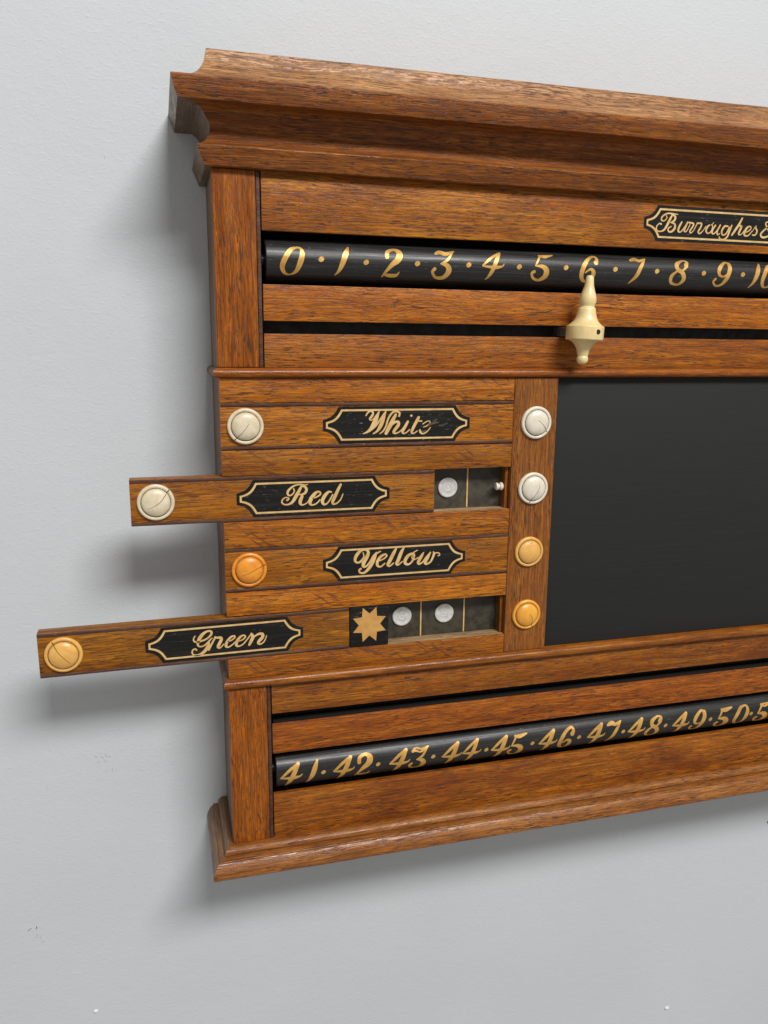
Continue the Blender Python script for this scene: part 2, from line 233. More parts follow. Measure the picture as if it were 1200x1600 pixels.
def plain(name, col, rough=0.5, var=0.12, vs=6.0, metal=0.0, bumpd=0.0, coat=0.0, sss=0.0, spec=0.5, col2=None, axis=None):
    m, nt, b = new_mat(name); s = N(nt); v = s.coords('X')
    vv = s.vec('MULTIPLY', v, (1/vs, 1/vs, 1/vs)) if axis is None else s.vec('MULTIPLY', v, (1/(vs*9), 1/vs, 1/vs))
    f = s.noise(vv, 1, 4, 0.6)
    c2 = col2 or tuple(x*(1-var*2) for x in col)
    s.link(s.mix(s.ramp(f, 0.32, 0.68), col, c2), b.inputs['Base Color'])
    s.link(s.ramp(f, 0.3, 0.7, rough-0.06, rough+0.08), b.inputs['Roughness'])
    b.inputs['Metallic'].default_value = metal; b.inputs['Coat Weight'].default_value = coat; b.inputs['Coat Roughness'].default_value = 0.2
    b.inputs['Specular IOR Level'].default_value = spec
    if sss:
        b.inputs['Subsurface Weight'].default_value = sss; b.inputs['Subsurface Radius'].default_value = (0.004, 0.0025, 0.0012)
        b.inputs['Subsurface Scale'].default_value = 1.0
    if bumpd: s.bump(f, 0.6, bumpd, b)
    return m

def wall_mat():
    m, nt, b = new_mat('painted_plaster'); s = N(nt); v = s.coords('X', False)
    big = s.noise(s.vec('MULTIPLY', v, (1/260,)*3), 1, 3, 0.5)
    s.link(s.mix(s.ramp(big, 0.3, 0.7), (0.590, 0.614, 0.634), (0.565, 0.592, 0.615)), b.inputs['Base Color'])
    st = s.noise(s.vec('MULTIPLY', v, (1/2.6,)*3), 1, 3, 0.55, 0.4)
    st2 = s.noise(s.vec('MULTIPLY', v, (1/14,)*3), 1, 2, 0.5)
    fine = s.ramp(s.noise(s.vec('MULTIPLY', v, (1/5.5, 1/5.5, 1/3.0)), 1, 2, 0.6), 0.52, 0.75)
    h = s.math('ADD', s.math('ADD', s.math('MULTIPLY', st, 0.8), s.math('MULTIPLY', st2, 1.4)), s.math('MULTIPLY', fine, 0.5))
    s.bump(h, 0.5, 0.00045, b)
    b.inputs['Roughness'].default_value = 0.55; b.inputs['Specular IOR Level'].default_value = 0.3
    return m

def black_paint(name, col=(0.0125,0.0125,0.0120), rough=0.4, streak=(0.05,0.05,0.048), amount=0.5, dash=(0.16,0.15,0.13), spec=0.5, hb=0.00025):
    m, nt, b = new_mat(name); s = N(nt); v = s.coords('X')
    f = s.noise(s.vec('MULTIPLY', v, (1/70, 1/1.6, 1/1.6)), 1, 4, 0.65)
    c = s.mix(s.ramp(f, 0.45, 0.75, 0, amount), col, streak)
    d = s.ramp(s.noise(s.vec('MULTIPLY', v, (1/7, 1/0.9, 1/0.9)), 1, 2, 0.6), 0.66, 0.74, 0, amount)
    c = s.mix(d, c, dash)
    s.link(c, b.inputs['Base Color'])
    s.link(s.ramp(f, 0.3, 0.7, rough-0.08, rough+0.12), b.inputs['Roughness'])
    s.bump(s.math('SUBTRACT', f, d), 0.5, hb, b); b.inputs['Specular IOR Level'].default_value = spec
    return m

def gold_paint(name, a, c2, rough=0.4, metal=0.25):
    m, nt, b = new_mat(name); s = N(nt); v = s.coords('X')
    f = s.noise(s.vec('MULTIPLY', v, (1/2.2,)*3), 1, 4, 0.7)
    g = s.noise(s.vec('MULTIPLY', v, (1/9,)*3), 1, 3, 0.6)
    c = s.mix(s.ramp(g, 0.3, 0.7), a, c2)
    c = s.mix(s.ramp(f, 0.62, 0.75, 0, 0.7), c, (0.10, 0.055, 0.018))
    s.link(c, b.inputs['Base Color']); b.inputs['Metallic'].default_value = metal
    s.link(s.ramp(f, 0.3, 0.7, rough-0.08, rough+0.1), b.inputs['Roughness'])
    s.bump(f, 0.3, 0.0001, b)
    return m

def ivory(name, a, c2, rim=None):
    m, nt, b = new_mat(name); s = N(nt); v = s.coords('X')
    g = s.noise(s.vec('MULTIPLY', v, (1/9,)*3), 1, 4, 0.6, 0.5)
    l = s.noise(s.vec('MULTIPLY', v, (1/1.2, 1/4, 1/9)), 1, 3, 0.6)
    c = s.mix(s.ramp(g, 0.32, 0.7), a, c2)
    c = s.mix(s.ramp(l, 0.55, 0.8, 0, 0.35), c, tuple(x*0.72 for x in c2))
    s.link(c, b.inputs['Base Color'])
    s.link(s.ramp(g, 0.3, 0.7, 0.30, 0.42), b.inputs['Roughness'])
    b.inputs['Subsurface Weight'].default_value = 0.12; b.inputs['Subsurface Radius'].default_value = (0.003, 0.002, 0.001); b.inputs['Subsurface Scale'].default_value = 1.0
    b.inputs['Coat Weight'].default_value = 0.25; b.inputs['Coat Roughness'].default_value = 0.22
    s.bump(l, 0.2, 0.00015, b)
    return m

OAK = oak('oak_rail', light=(0.46,0.182,0.034), mid=(0.31,0.104,0.017), red=(0.215,0.06,0.012))
OAK_F = oak('oak_figured', fleck=0.75, light=(0.47,0.185,0.034), mid=(0.33,0.112,0.018), red=(0.24,0.07,0.013))
OAK_SL = oak('oak_slide', light=(0.45,0.19,0.033), mid=(0.3,0.11,0.016), red=(0.22,0.072,0.013), pores=1.0)
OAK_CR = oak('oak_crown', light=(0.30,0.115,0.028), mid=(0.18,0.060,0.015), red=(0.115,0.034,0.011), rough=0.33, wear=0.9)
OAK_LO = oak('oak_lower_rail', light=(0.4,0.145,0.03), mid=(0.26,0.08,0.016), red=(0.19,0.05,0.013))
OAK_B = oak('oak_bead', light=(0.33,0.125,0.03), mid=(0.22,0.074,0.018), red=(0.16,0.048,0.014), rough=0.21, pores=0.7, bs=0.22)
OAK_V = oak('oak_stile', 'Z', light=(0.36,0.13,0.026), mid=(0.24,0.076,0.015), red=(0.18,0.05,0.012))
OAK_P = oak('oak_post', 'Z', light=(0.27,0.112,0.032), mid=(0.20,0.074,0.02), red=(0.27,0.10,0.026), pores=0.85)
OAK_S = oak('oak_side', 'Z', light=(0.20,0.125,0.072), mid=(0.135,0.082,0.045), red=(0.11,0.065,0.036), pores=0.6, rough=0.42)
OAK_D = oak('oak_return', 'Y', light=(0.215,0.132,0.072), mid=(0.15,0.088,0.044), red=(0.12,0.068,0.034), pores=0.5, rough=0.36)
BEAD = oak('walnut_bead', light=(0.115,0.058,0.040), mid=(0.07,0.033,0.024), red=(0.055,0.025,0.02), pores=0.6, rough=0.36, wear=0.7)
RAW = oak('raw_ledge', light=(0.46,0.32,0.18), mid=(0.32,0.21,0.11), red=(0.22,0.14,0.075), pores=0.7, rough=0.6, wear=0)
WALL = wall_mat()
BLACK = black_paint('black_lacquer', (0.016,0.016,0.0155), 0.36, (0.055,0.055,0.052), 0.45, spec=0.38)
PLAQ = black_paint('black_plaque', (0.0085,0.0085,0.0075), 0.45, (0.03,0.028,0.024), 0.7, (0.24,0.21,0.16), 0.22)
SLATE = black_paint('blackboard_face', (0.0165,0.0172,0.0163), 0.62, (0.028,0.028,0.026), 0.25, (0.024,0.024,0.022), 0.3, 0.00006)
CAV = plain('blackened_cavity', (0.012,0.011,0.010), 0.6, 0.3, 10)
CELL = plain('dusty_black_cell', (0.030,0.027,0.020), 0.55, 0.3, 9, col2=(0.065,0.055,0.036))
GOLD = gold_paint('gold_numerals', (0.72,0.42,0.11), (0.55,0.29,0.065), 0.38, 0.35)
GOLD2 = gold_paint('gold_lettering', (0.80,0.55,0.24), (0.66,0.40,0.14), 0.45, 0.15)
STAR = gold_paint('gold_star', (0.66,0.36,0.10), (0.55,0.28,0.075), 0.5, 0.1)
SCUFF = plain('scuffed_paint', (0.11,0.075,0.04), 0.6, 0.3, 2.5, col2=(0.025,0.02,0.016))
IV_W = ivory('ivory_cream', (0.78,0.69,0.50), (0.66,0.55,0.36))
IV_P = ivory('ivory_pale', (0.80,0.74,0.62), (0.70,0.62,0.48))
AM_O = ivory('amber_orange', (0.86,0.33,0.03), (0.70,0.22,0.016))
AM_Y = ivory('amber_yellow', (0.82,0.47,0.12), (0.72,0.37,0.085))
AM_D = ivory('amber_deep', (0.88,0.44,0.06), (0.74,0.31,0.03))
IV_M = ivory('ivory_marker', (0.87,0.70,0.36), (0.78,0.60,0.27))
DIRT_I = plain('groove_dirt_ivory', (0.42,0.33,0.20), 0.6, 0.3, 3)
DIRT_A = plain('groove_dirt_amber', (0.44,0.19,0.035), 0.6, 0.3, 3)
CRK = plain('crack_dirt', (0.05,0.032,0.018), 0.7)
PEWT = plain('pewter', (0.80,0.79,0.75), 0.30, 0.12, 4, metal=0.3)
STEEL = plain('dull_steel', (0.32,0.31,0.29), 0.4, 0.2, 4, metal=0.8)
WHITEP = plain('white_filler', (0.85,0.85,0.84), 0.5)
DARKP = plain('dark_plastic', (0.015,0.015,0.015), 0.5)

# ------------------------------------------------------------------ mesh helpers (mm in, metres out)
def P(x, y, z): return (x/1000, y/1000, (z+ZO)/1000)
def link(name, me, mat, parent=None, smooth=False):
    me.materials.append(mat)
    if smooth:
        for p in me.polygons: p.use_smooth = True
    o = bpy.data.objects.new(name, me); scene.collection.objects.link(o)
    if parent:
        o.parent = parent; o.matrix_parent_inverse = Matrix.Translation(-parent.location)
    return o
def empty(name, x, y, z, label, cat, group=None):
    o = bpy.data.objects.new(name, None); scene.collection.objects.link(o); o.location = P(x, y, z)
    o.empty_display_size = 0.02
    o['label'] = label; o['category'] = cat
    if group: o['group'] = group
    bpy.context.view_layer.update()
    return o
def recentre(me):
    """move mesh so that its origin is its own centre, return centre"""
    xs = [v.co for v in me.vertices]; c = Vector([ (min(p[i] for p in xs)+max(p[i] for p in xs))/2 for i in range(3)])
    for v in me.vertices: v.co -= c
    return c
def finish(name, bm, mat, parent=None, smooth=False, ang=None):
    bmesh.ops.recalc_face_normals(bm, faces=bm.faces)
    me = bpy.data.meshes.new(name); bm.to_mesh(me); bm.free()
    c = recentre(me); o = link(name, me, mat, None, smooth)
    o.location = c
    if parent:
        o.parent = parent; o.matrix_parent_inverse = Matrix.Translation(-parent.location)
    if ang is not None:
        for e in me.edges: pass
        me.set_sharp_from_angle(angle=ang)
    return o
rng = random.Random(7)
def wob(x, seed, amp, sc=28.0):
    return amp*(mnoise.noise(Vector((x/sc, seed*7.31, 0.3))) + 0.6*mnoise.noise(Vector((x/(sc*0.23), seed*3.1, 4.7))))
def box(name, x0, x1, y0, y1, z0, z1, mat, parent, bev=0.7, seg=2, cut=None, amp=0.12):
    """a board: bevelled box; long ones are cut along their length so that the arrises can wander a little"""
    bm = bmesh.new()
    v = [bm.verts.new((x, y, z)) for x in (x0, x1) for y in (y0, y1) for z in (z0, z1)]
    for f in ((0,1,3,2),(4,6,7,5),(0,4,5,1),(2,3,7,6),(0,2,6,4),(1,5,7,3)): bm.faces.new([v[i] for i in f])
    bmesh.ops.recalc_face_normals(bm, faces=bm.faces)
    if bev: bmesh.ops.bevel(bm, geom=bm.edges[:], offset=bev, segments=seg, profile=0.6, affect='EDGES')
    if cut:
        ax = 0 if cut == 'X' else 2
        lo, hi = (x0, x1) if ax == 0 else (z0, z1)
        n = max(2, int((hi-lo)/9))
        no = (1,0,0) if ax == 0 else (0,0,1)
        for i in range(1, n):
            co = [0,0,0]; co[ax] = lo+(hi-lo)*i/n
            if abs(co[ax]-lo) < bev+0.5 or abs(co[ax]-hi) < bev+0.5: continue
            bmesh.ops.bisect_plane(bm, geom=bm.verts[:]+bm.edges[:]+bm.faces[:], plane_co=co, plane_no=no)
        sd = rng.random()*50
        for q in bm.verts:
            t = q.co[ax]; k = 2 if ax == 0 else 0
            mid = ((z0+z1) if k == 2 else (x0+x1))/2
            if q.co.y < y0+2.5*max(bev, .3):
                q.co[k] += wob(t, sd+(3 if q.co[k] > mid else 9), amp)
                q.co.y += wob(t, sd+5, amp*0.6)
    for q in bm.verts: q.co = P(*q.co)
    return finish(name, bm, mat, parent, True, math.radians(35))
def sweep(name, prof, path, mat, parent, caps=True, n=1, jit=None, ang=30):
    """prof: (overhang o, z) points; path: list of functions o-> (x,y) ; straight runs cut into n"""
    bm = bmesh.new(); rows = []
    a, b = path
    for i in range(n+1):
        t = i/n; row = []
        for k, (o, z) in enumerate(prof):
            pa, pb = a(o), b(o)
            x = pa[0]+(pb[0]-pa[0])*t; y = pa[1]+(pb[1]-pa[1])*t
            if jit and 0 < i < n:
                dy, dz = jit(k, x if abs(pb[0]-pa[0]) > abs(pb[1]-pa[1]) else y); y += dy; z += dz
            row.append(bm.verts.new(P(x, y, z)))
        rows.append(row)
    for r, q in zip(rows, rows[1:]):
        for k in range(len(prof)-1): bm.faces.new((r[k], r[k+1], q[k+1], q[k]))
    if caps:
        bm.faces.new(rows[0]); bm.faces.new(rows[-1][::-1])
    return finish(name, bm, mat, parent, True, math.radians(ang))
def lathe(name, prof, centre, mat, parent, axis='Y', seg=48, tilt=0.0, oval=1.0, ang=40):
    """prof (r, h) revolved; axis Y: h along -Y (towards the viewer), Z: h up, X: h along -X"""
    bm = bmesh.new(); rings = []
    for r, h in prof:
        ring = []
        if r < 1e-4: ring = [bm.verts.new((0, 0, h))]
        else: ring = [bm.verts.new((r*math.cos(2*math.pi*i/seg), r*oval*math.sin(2*math.pi*i/seg), h)) for i in range(seg)]
        rings.append(ring)
    for a, b in zip(rings, rings[1:]):
        for i in range(seg):
            j = (i+1) % seg
            if len(a) == 1: bm.faces.new((a[0], b[i], b[j]))
            elif len(b) == 1: bm.faces.new((a[i], a[j], b[0]))
            else: bm.faces.new((a[i], a[j], b[j], b[i]))
    rot = {'Y': Matrix.Rotation(math.radians(90), 3, 'X'), 'Z': Matrix.Rotation(tilt, 3, 'Y'), 'X': Matrix.Rotation(math.radians(-90), 3, 'Y')}[axis]
    for q in bm.verts:
        q.co = rot @ q.co; q.co = P(q.co.x+centre[0], q.co.y+centre[1], q.co.z+centre[2])
    return finish(name, bm, mat, parent, True, math.radians(ang))

def catmull(pts, n=8):
    if len(pts) == 2: n = 2
    out = []
    for i in range(len(pts)-1):
        p0 = pts[max(i-1, 0)]; p1 = pts[i]; p2 = pts[i+1]; p3 = pts[min(i+2, len(pts)-1)]
        for k in range(n):
            t = k/n
            out.append(tuple(0.5*((2*p1[j])+(-p0[j]+p2[j])*t+(2*p0[j]-5*p1[j]+4*p2[j]-p3[j])*t*t+(-p0[j]+3*p1[j]-3*p2[j]+p3[j])*t**3) for j in range(3)))
    out.append(pts[-1]); return out
def ribbons(name, strokes, place, mat, parent, lift=0.12, grow=1.0, n=8):
    """brush strokes (x, z, width) laid on a surface; place(x, z, lift) -> mm point"""
    bm = bmesh.new()
    for si, st in enumerate(strokes):
        pts = catmull(st, n); L = lift + 0.02*si; left = []; rgt = []
        def cap(p, d, w):
            out = []
            a0 = math.atan2(d[1], d[0])
            for k in range(1, 6):
                a = a0+math.pi/2-math.pi*k/6
                out.append((p[0]+math.cos(a)*w, p[1]+math.sin(a)*w))
            return out
        dirs = []
        for i, p in enumerate(pts):
            a = pts[max(i-1, 0)]; b = pts[min(i+1, len(pts)-1)]
            d = Vector((b[0]-a[0], b[1]-a[1])); d = d.normalized() if d.length > 1e-6 else Vector((1, 0)); dirs.append(d)
            w = max(p[2], 0.25)*0.5*grow
            left.append((p[0]-d.y*w, p[1]+d.x*w)); rgt.append((p[0]+d.y*w, p[1]-d.x*w))
        lv = [bm.verts.new(P(*place(x, z, L))) for x, z in left]; rv = [bm.verts.new(P(*place(x, z, L))) for x, z in rgt]
        for i in range(len(pts)-1): bm.faces.new((lv[i], lv[i+1], rv[i+1], rv[i]))
        e = cap(pts[-1], dirs[-1], max(pts[-1][2], .25)*0.5*grow); ev = [bm.verts.new(P(*place(x, z, L))) for x, z in e]
        bm.faces.new([lv[-1]]+ev+[rv[-1]])
        e = cap(pts[0], (-dirs[0][0], -dirs[0][1]), max(pts[0][2], .25)*0.5*grow); ev = [bm.verts.new(P(*place(x, z, L))) for x, z in e]
        bm.faces.new([rv[0]]+ev+[lv[0]])
    me = bpy.data.meshes.new(name); bm.normal_update()
    for f in bm.faces:
        if f.normal.y > 0: f.normal_flip()
    bm.to_mesh(me); bm.free()
    c = recentre(me); o = link(name, me, mat); o.location = c
    o.parent = parent; o.matrix_parent_inverse = Matrix.Translation(-parent.location)
    return o
def plate(name, outline, y, thick, mat, parent, bev=0.0):
    """flat outline (x, z) standing thick mm proud of plane y"""
    bm = bmesh.new()
    a = [bm.verts.new(P(x, y, z)) for x, z in outline]; b = [bm.verts.new(P(x, y-thick, z)) for x, z in outline]
    n = len(a)
    bm.faces.new(a); bm.faces.new(b[::-1])
    for i in range(n): bm.faces.new((a[i], b[i], b[(i+1) % n], a[(i+1) % n]))
    return finish(name, bm, mat, parent)
def ring_plate(name, outer, inner, y, thick, mat, parent):
    bm = bmesh.new(); n = len(outer)
    o1 = [bm.verts.new(P(x, y-thick, z)) for x, z in outer]; i1 = [bm.verts.new(P(x, y-thick, z)) for x, z in inner]
    o0 = [bm.verts.new(P(x, y, z)) for x, z in outer]; i0 = [bm.verts.new(P(x, y, z)) for x, z in inner]
    for k in range(n):
        j = (k+1) % n
        bm.faces.new((o1[k], o1[j], i1[j], i1[k])); bm.faces.new((o0[k], o0[j], o1[j], o1[k])); bm.faces.new((i1[k], i1[j], i0[j], i0[k])); bm.faces.new((o0[j], o0[k], i0[k], i0[j]))
    return finish(name, bm, mat, parent)

# ------------------------------------------------------------------ the wall
D = 93.0        # wall stands this far behind the front of the frame
bm = bmesh.new()
vs = [bm.verts.new(P(x, D, z)) for x, z in ((-3000,-1500),(4000,-1500),(4000,1800),(-3000,1800))]
bm.faces.new(vs)
me = bpy.data.meshes.new('wall'); bm.normal_update(); bm.to_mesh(me); bm.free()
wall = link('wall', me, WALL); wall['kind'] = 'structure'
wall['label'] = 'pale grey painted plaster wall with roller stipple'
def mark(x, z, pts, mat=DARKP):
    ribbons('scuff_mark', [[(x+a, z+b, w) for a, b, w in s] for s in pts], lambda u, v, l: (u, D-0.05-l, v), mat, wall, lift=0.05, n=3)
SCM = plain('pencil_scuff', (0.22,0.22,0.22), 0.6)
SCM2 = plain('faint_scuff', (0.48,0.49,0.49), 0.6)
mark(-164, -637, [[(-4.5,-1,.5),(-2,1,.8),(0,1.6,.4)],[(5,3,.9),(5,-1,.6)]], SCM)
mark(-158, -646, [[(-3,-2,.4),(0,1,.4)],[(1,-5,.4),(4,1,.35)],[(2,-9,.5),(6,-8,.4)],[(-2,3,.4),(-1,0,.4)]], SCM2)
mark(-78, -441, [[(-8,3,.5),(-5,1,.5)],[(-2,2,.6),(1,-1,.6)],[(3,4,.6),(4,0,.5)],[(6,1,.5),(8,0,.5)],[(-6,-4,.5),(-3,-5,.4)],[(1,-5,.5),(4,-4,.4)]], SCM2)
mark(-70, -457, [[(-6,1,.4),(-4,0,.4)],[(1,2,.5),(1,-1,.5)],[(4,0,.4),(6,-1,.4)]], SCM2)
mark(-40, 170, [[(0,1,.7),(.6,0,.7)]], SCM2)
def blob(x, z, r, label, mat=WHITEP):
    bm = bmesh.new(); bmesh.ops.create_icosphere(bm, subdivisions=3, radius=1.0)
    for q in bm.verts:
        k = 1+0.35*mnoise.noise(q.co*1.7+Vector((x, z, 0)))
        q.co = P(x+q.co.x*r*k, D+q.co.y*r*0.55*k, z+q.co.z*r*0.85*k)
    o = finish('filler_blob', bm, mat, None, True); o['label'] = label; o['category'] = 'filler blob'
    return o
blob(673.9, -946.7, 3.6, 'larger white blob of old filler on the wall, below the board')
blob(-104.5, -758.1, 2.6, 'small white blob of filler low on the bare wall')
h = lathe('cable_tip', [(0,0),(1.6,0),(2.2,2),(2.2,7),(1.2,9),(0,9.4)], (823,D-1,-666.5), DARKP, None, 'X', 16)
h['label'] = 'black tip of a thin cable on the wall under the board'; h['category'] = 'cable tip'
# ------------------------------------------------------------------ the scoreboard
XL, XR = 52.0, 1192.0
board = empty('scoreboard', 622, D, -534, 'wall-hung oak billiard scoreboard with black number rollers and a blackboard', 'scoreboard')

# crown: mitred moulding, (overhang, height) profile
def arc(pts, n=5):
    return [(a, b) for a, b, _ in catmull([(p[0], p[1], 0) for p in pts], n)]
CROWN = ([(-80.0, 243.3), (0.6, 243.3), (1.5, 242.7)] + arc([(1.6,242.0),(2.5,237.2),(4.4,230.8),(7.9,224.8),(13.0,219.8),(20.0,216.2),(28.0,214.2)], 4)
         + [(31.2,213.6),(32.1,212.9),(32.2,212.0),(27.6,197.6),(27.2,196.8),(26.4,196.6),(11.2,196.6)]
         + arc([(10.7,196.4),(6.8,193.6),(4.1,189.8),(0.9,185.4),(0.2,181.0),(1.6,175.2),(5.4,169.4),(11.0,165.8)], 4)
         + [(11.9,165.4),(12.0,164.6),(6.2,150.3),(5.4,149.7),(-80.0,149.7)])
def crown_jit(k, t):
    o = CROWN[k][0]
    if o < 0: return (0, 0)
    amp = 0.30 if 24 < o < 33 else 0.16
    e = wob(t, 1+k*0.02, amp, 40)
    chip = 0
    if 30 < o < 33:   # knocks along the sharp front arris
        c = mnoise.noise(Vector((t/7.0, 2.2, 9.1))); chip = max(0, c-0.42)*3.0
    return (e*0.6+chip, e-chip*0.8)
fr = lambda o: (XL-o, -o); 
ci = next(k for k, (o, z) in enumerate(CROWN) if o > 31)           # profile split here so the top cove can carry its own paler colour
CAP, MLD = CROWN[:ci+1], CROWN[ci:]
OAK_CAP_SHEEN = oak('oak_cap_sheen', light=(0.46,0.25,0.115), mid=(0.34,0.168,0.068), red=(0.27,0.115,0.042), rough=0.36, wear=0.8)  # crown oak made paler: the top cove's sheen painted into its colour
for nm, prf, mt, jt in (('crown_cap', CAP, OAK_CAP_SHEEN, lambda k, t: crown_jit(k, t)), ('crown_moulding', MLD, OAK_CR, lambda k, t: crown_jit(k+ci, t))):
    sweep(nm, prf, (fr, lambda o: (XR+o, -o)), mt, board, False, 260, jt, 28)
    sweep(nm+'_return', prf, (lambda o: (XL-o, D), fr), OAK_D, board, False, 12, None, 28)
    sweep(nm+'_return', prf, (lambda o: (XR+o, -o), lambda o: (XR+o, D)), OAK_D, board, False, 12, None, 28)
# plinth moulding
PL = ([(-80.0,-507.0),(-0.5,-507.0),(1.5,-506.7),(4.6,-506.8)] + arc([(6.0,-507.2),(8.2,-508.9),(9.4,-511.2),(9.7,-512.8)], 4)
      + [(9.2,-513.4),(8.4,-514.4),(10.4,-514.2),(14.4,-514.4),(15.2,-514.7),(14.6,-515.8),(15.0,-516.4)] + arc([(16.6,-516.6),(18.6,-519.0),(21.0,-523.4),(22.3,-527.6),(22.3,-530.8),(20.9,-533.0)], 4) + [(19.6,-533.8),(-80.0,-533.8)])
def pl_jit(k, t):
    e = wob(t, 31+k*0.02, 0.16, 45)
    return (0, 0) if PL[k][0] < 0 else (e, e*0.7)
sweep('plinth_moulding', PL, (fr, lambda o: (XR+o, -o)), oak('oak_plinth', light=(0.31,0.135,0.045), mid=(0.25,0.10,0.03), red=(0.19,0.066,0.022), rough=0.25, bs=0.3), board, False, 240, pl_jit, 28)
sweep('plinth_return', PL, (lambda o: (XL-o, D), fr), OAK_D, board, False, 12, None, 28)
sweep('plinth_return', PL, (lambda o: (XR+o, -o), lambda o: (XR+o, D)), OAK_D, board, False, 12, None, 28)

# carcase
box('back_panel', XL+6, XR-6, 70, D-1, -506, 240, CAV, board, 0.5)
SP = 17.4       # depth of the slide channels
for x0, x1 in ((XL+0.4, XL+14), (XR-14, XR-0.4)):
    box('side_panel', x0, x1, SP, D-0.5, -506.5, 149.5, OAK_S, board, 0.8)
# stiles, with the bead worked on their inner edge
for z0, z1 in ((-21.2, 149.6), (-507.2, -336.2)):
    for sgn, xa in ((1, XL), (-1, XR)):
        a, b = sorted((xa, xa+sgn*37.6)); box('stile', a, b, 0, SP, z0, z1, OAK_V, board, 1.3, 3, 'Z')
        a, b = sorted((xa+sgn*37.9, xa+sgn*41.6)); box('stile_bead', a, b, 0.9, SP, z0, z1, BEAD, board, 1.2, 3, 'Z', 0.06)
x0, x1 = XL+42.6, XR-42.6
def rail(z0, z1, mat, xa=x0, xb=x1, y0=1.6, y1=7.5, bev=0.9): return box('rail', xa, xb, y0, y1, z0, z1, mat, board, bev, 2, 'X')
rail(99.9, 150.5, OAK, bev=1.0); rail(20.9, 53.3, OAK); rail(-21.3, 9.6, OAK)
rail(-367.8, -336.2, OAK_LO); rail(-412.0, -379.0, OAK_LO, y1=4.0); rail(-508.4, -458.2, OAK_LO)
# blackened linings behind the slots
box('slot_lining', x0+1, x1-1, 20, 26, -22, 36, CAV, board, 0.3); box('slot_lining', x0+1, x1-1, 20, 26, -396, -337, CAV, board, 0.3)
for z in (20.9+1.2, 9.6-1.2, -367.8+1.2, -379.0-1.2):
    box('slot_cheek', x0+2, x1-2, 7.6, 19.8, z-1, z+1, CAV, board, 0.2)

# number rollers
RD, YA = 20.0, 20.8
def roller(zc):
    o = lathe('number_roller', [(0,0),(6,0),(6,2),(RD-0.8,2.2),(RD,3)] + [(RD+wob(t, zc, 0.05, 80), t) for t in range(20, int(x1-x0)-20, 20)] + [(RD, x1-x0-5),(RD-0.8,x1-x0-4.2),(6,x1-x0-4),(6,x1-x0-2),(0,x1-x0-2)],
              (x1-1, YA, zc), BLACK, board, 'X', 64, ang=35)
    return o
def on_roller(zc):
    return lambda x, s, l: (x, YA-(RD+l)*math.cos(s/RD), zc+(RD+l)*math.sin(s/RD))
ru = roller(75.3); rl = roller(-437.7)
def numeral(zc, par, ch, cx, cy, sc=1.0, sx=1.0, grow=1.0):
    o = ribbons('numeral', [[(cx+a*sc*sx, cy+b*sc, w*sc) for a, b, w in st] for st in DIGITS[ch]], on_roller(zc), GOLD, par, 0.14, grow)
    return o
def dot(zc, par, cx, cy, r=2.3):
    ribbons('dot', [[(cx-0.5, cy-0.35, r*1.9), (cx+0.5, cy+0.35, r*1.9)]], on_roller(zc), GOLD, par, 0.14)
up_pos = [(121.8,-0.7),(168.3,0.9),(215.5,0.5),(267.9,1.7),(319.1,1.7),(372.2,2.3),(424.1,2.7),(480.4,2.7),(529.2,2.5),(581.5,2.6)]
up_dot = [(148.6,1.5),(191.1,0.2),(241.3,0.8),(293.3,1.4),(346.5,1.4),(397.4,2.3),(453.1,2.5),(501.7,2.2),(558.2,2.0),(607.0,2.2)]
for k, (x, s) in enumerate(up_pos): numeral(75.3, ru, str(k), x, s)
for x, s in up_dot: dot(75.3, ru, x, s)
x = 623.8; k = 10
while x < 1115:
    numeral(75.3, ru, '1', x, 2.2); numeral(75.3, ru, str(k % 10), x+17.5, 2.2, 1.0, 0.92); dot(75.3, ru, x+37.0, 2.0)
    x += 54.0; k += 1
low = [('41',113.5,135.1),('42',169.4,189.8),('43',231.0,253.0),('44',290.7,314.1),('45',348.6,369.5),('46',406.9,430.4),('47',468.2,491.7),('48',521.4,544.7),('49',581.5,604.7),('50',641.8,666.8),('51',698.7,720.5)]
for i in range(52, 59): low.append((str(i), 698.7+(i-51)*60.5, 698.7+(i-51)*60.5+22.5))
for n_, xa, xb in low:
    numeral(-437.7, rl, n_[0], xa, -2.3, 0.96, 1.02, 1.28); numeral(-437.7, rl, n_[1], xb, -1.5, 0.96, 1.0, 1.1)
for x, s in [(147.2,2.3),(206.7,2.9),(268.9,3.2),(331.2,2.9),(387.2,3.1),(446.0,3.1),(503.4,2.6),(560.2,3.1),(622.6,3.3),(681.0,3.6)] + [(698.7+(i-51)*60.5+42, 3.6) for i in range(51, 58)]:
    dot(-437.7, rl, x, s-4.3, 2.1)

# half-round beads above and below the middle panel
def beadprof(z0, z1, out=4.4):
    zm, h = (z0+z1)/2, (z1-z0)/2
    return [(-10, z1), (-0.3, z1), (0.6, z1-0.3)] + [(0.8+out*math.cos(a)*0.95, zm-0.2+h*0.88*math.sin(a)) for a in [math.pi/2-math.pi*i/12 for i in range(1, 12)]] + [(0.6, z0+0.3), (-0.3, z0), (-10, z0)]
for z0, z1 in ((-30.8, -21.4), (-335.9, -325.4)):
    bp = beadprof(z0, z1)
    j = lambda k, t: (wob(t, z0, 0.10, 50), wob(t, z0+3, 0.12, 50))
    sweep('bead_moulding', bp, (fr, lambda o: (XR+o, -o)), OAK_B, board, False, 160, j, 40)
    sweep('bead_return', bp, (lambda o: (XL-o, D), fr), OAK_S, board, False, 8, None, 40)
    sweep('bead_return', bp, (lambda o: (XR+o, -o), lambda o: (XR+o, D)), OAK_S, board, False, 8, None, 40)

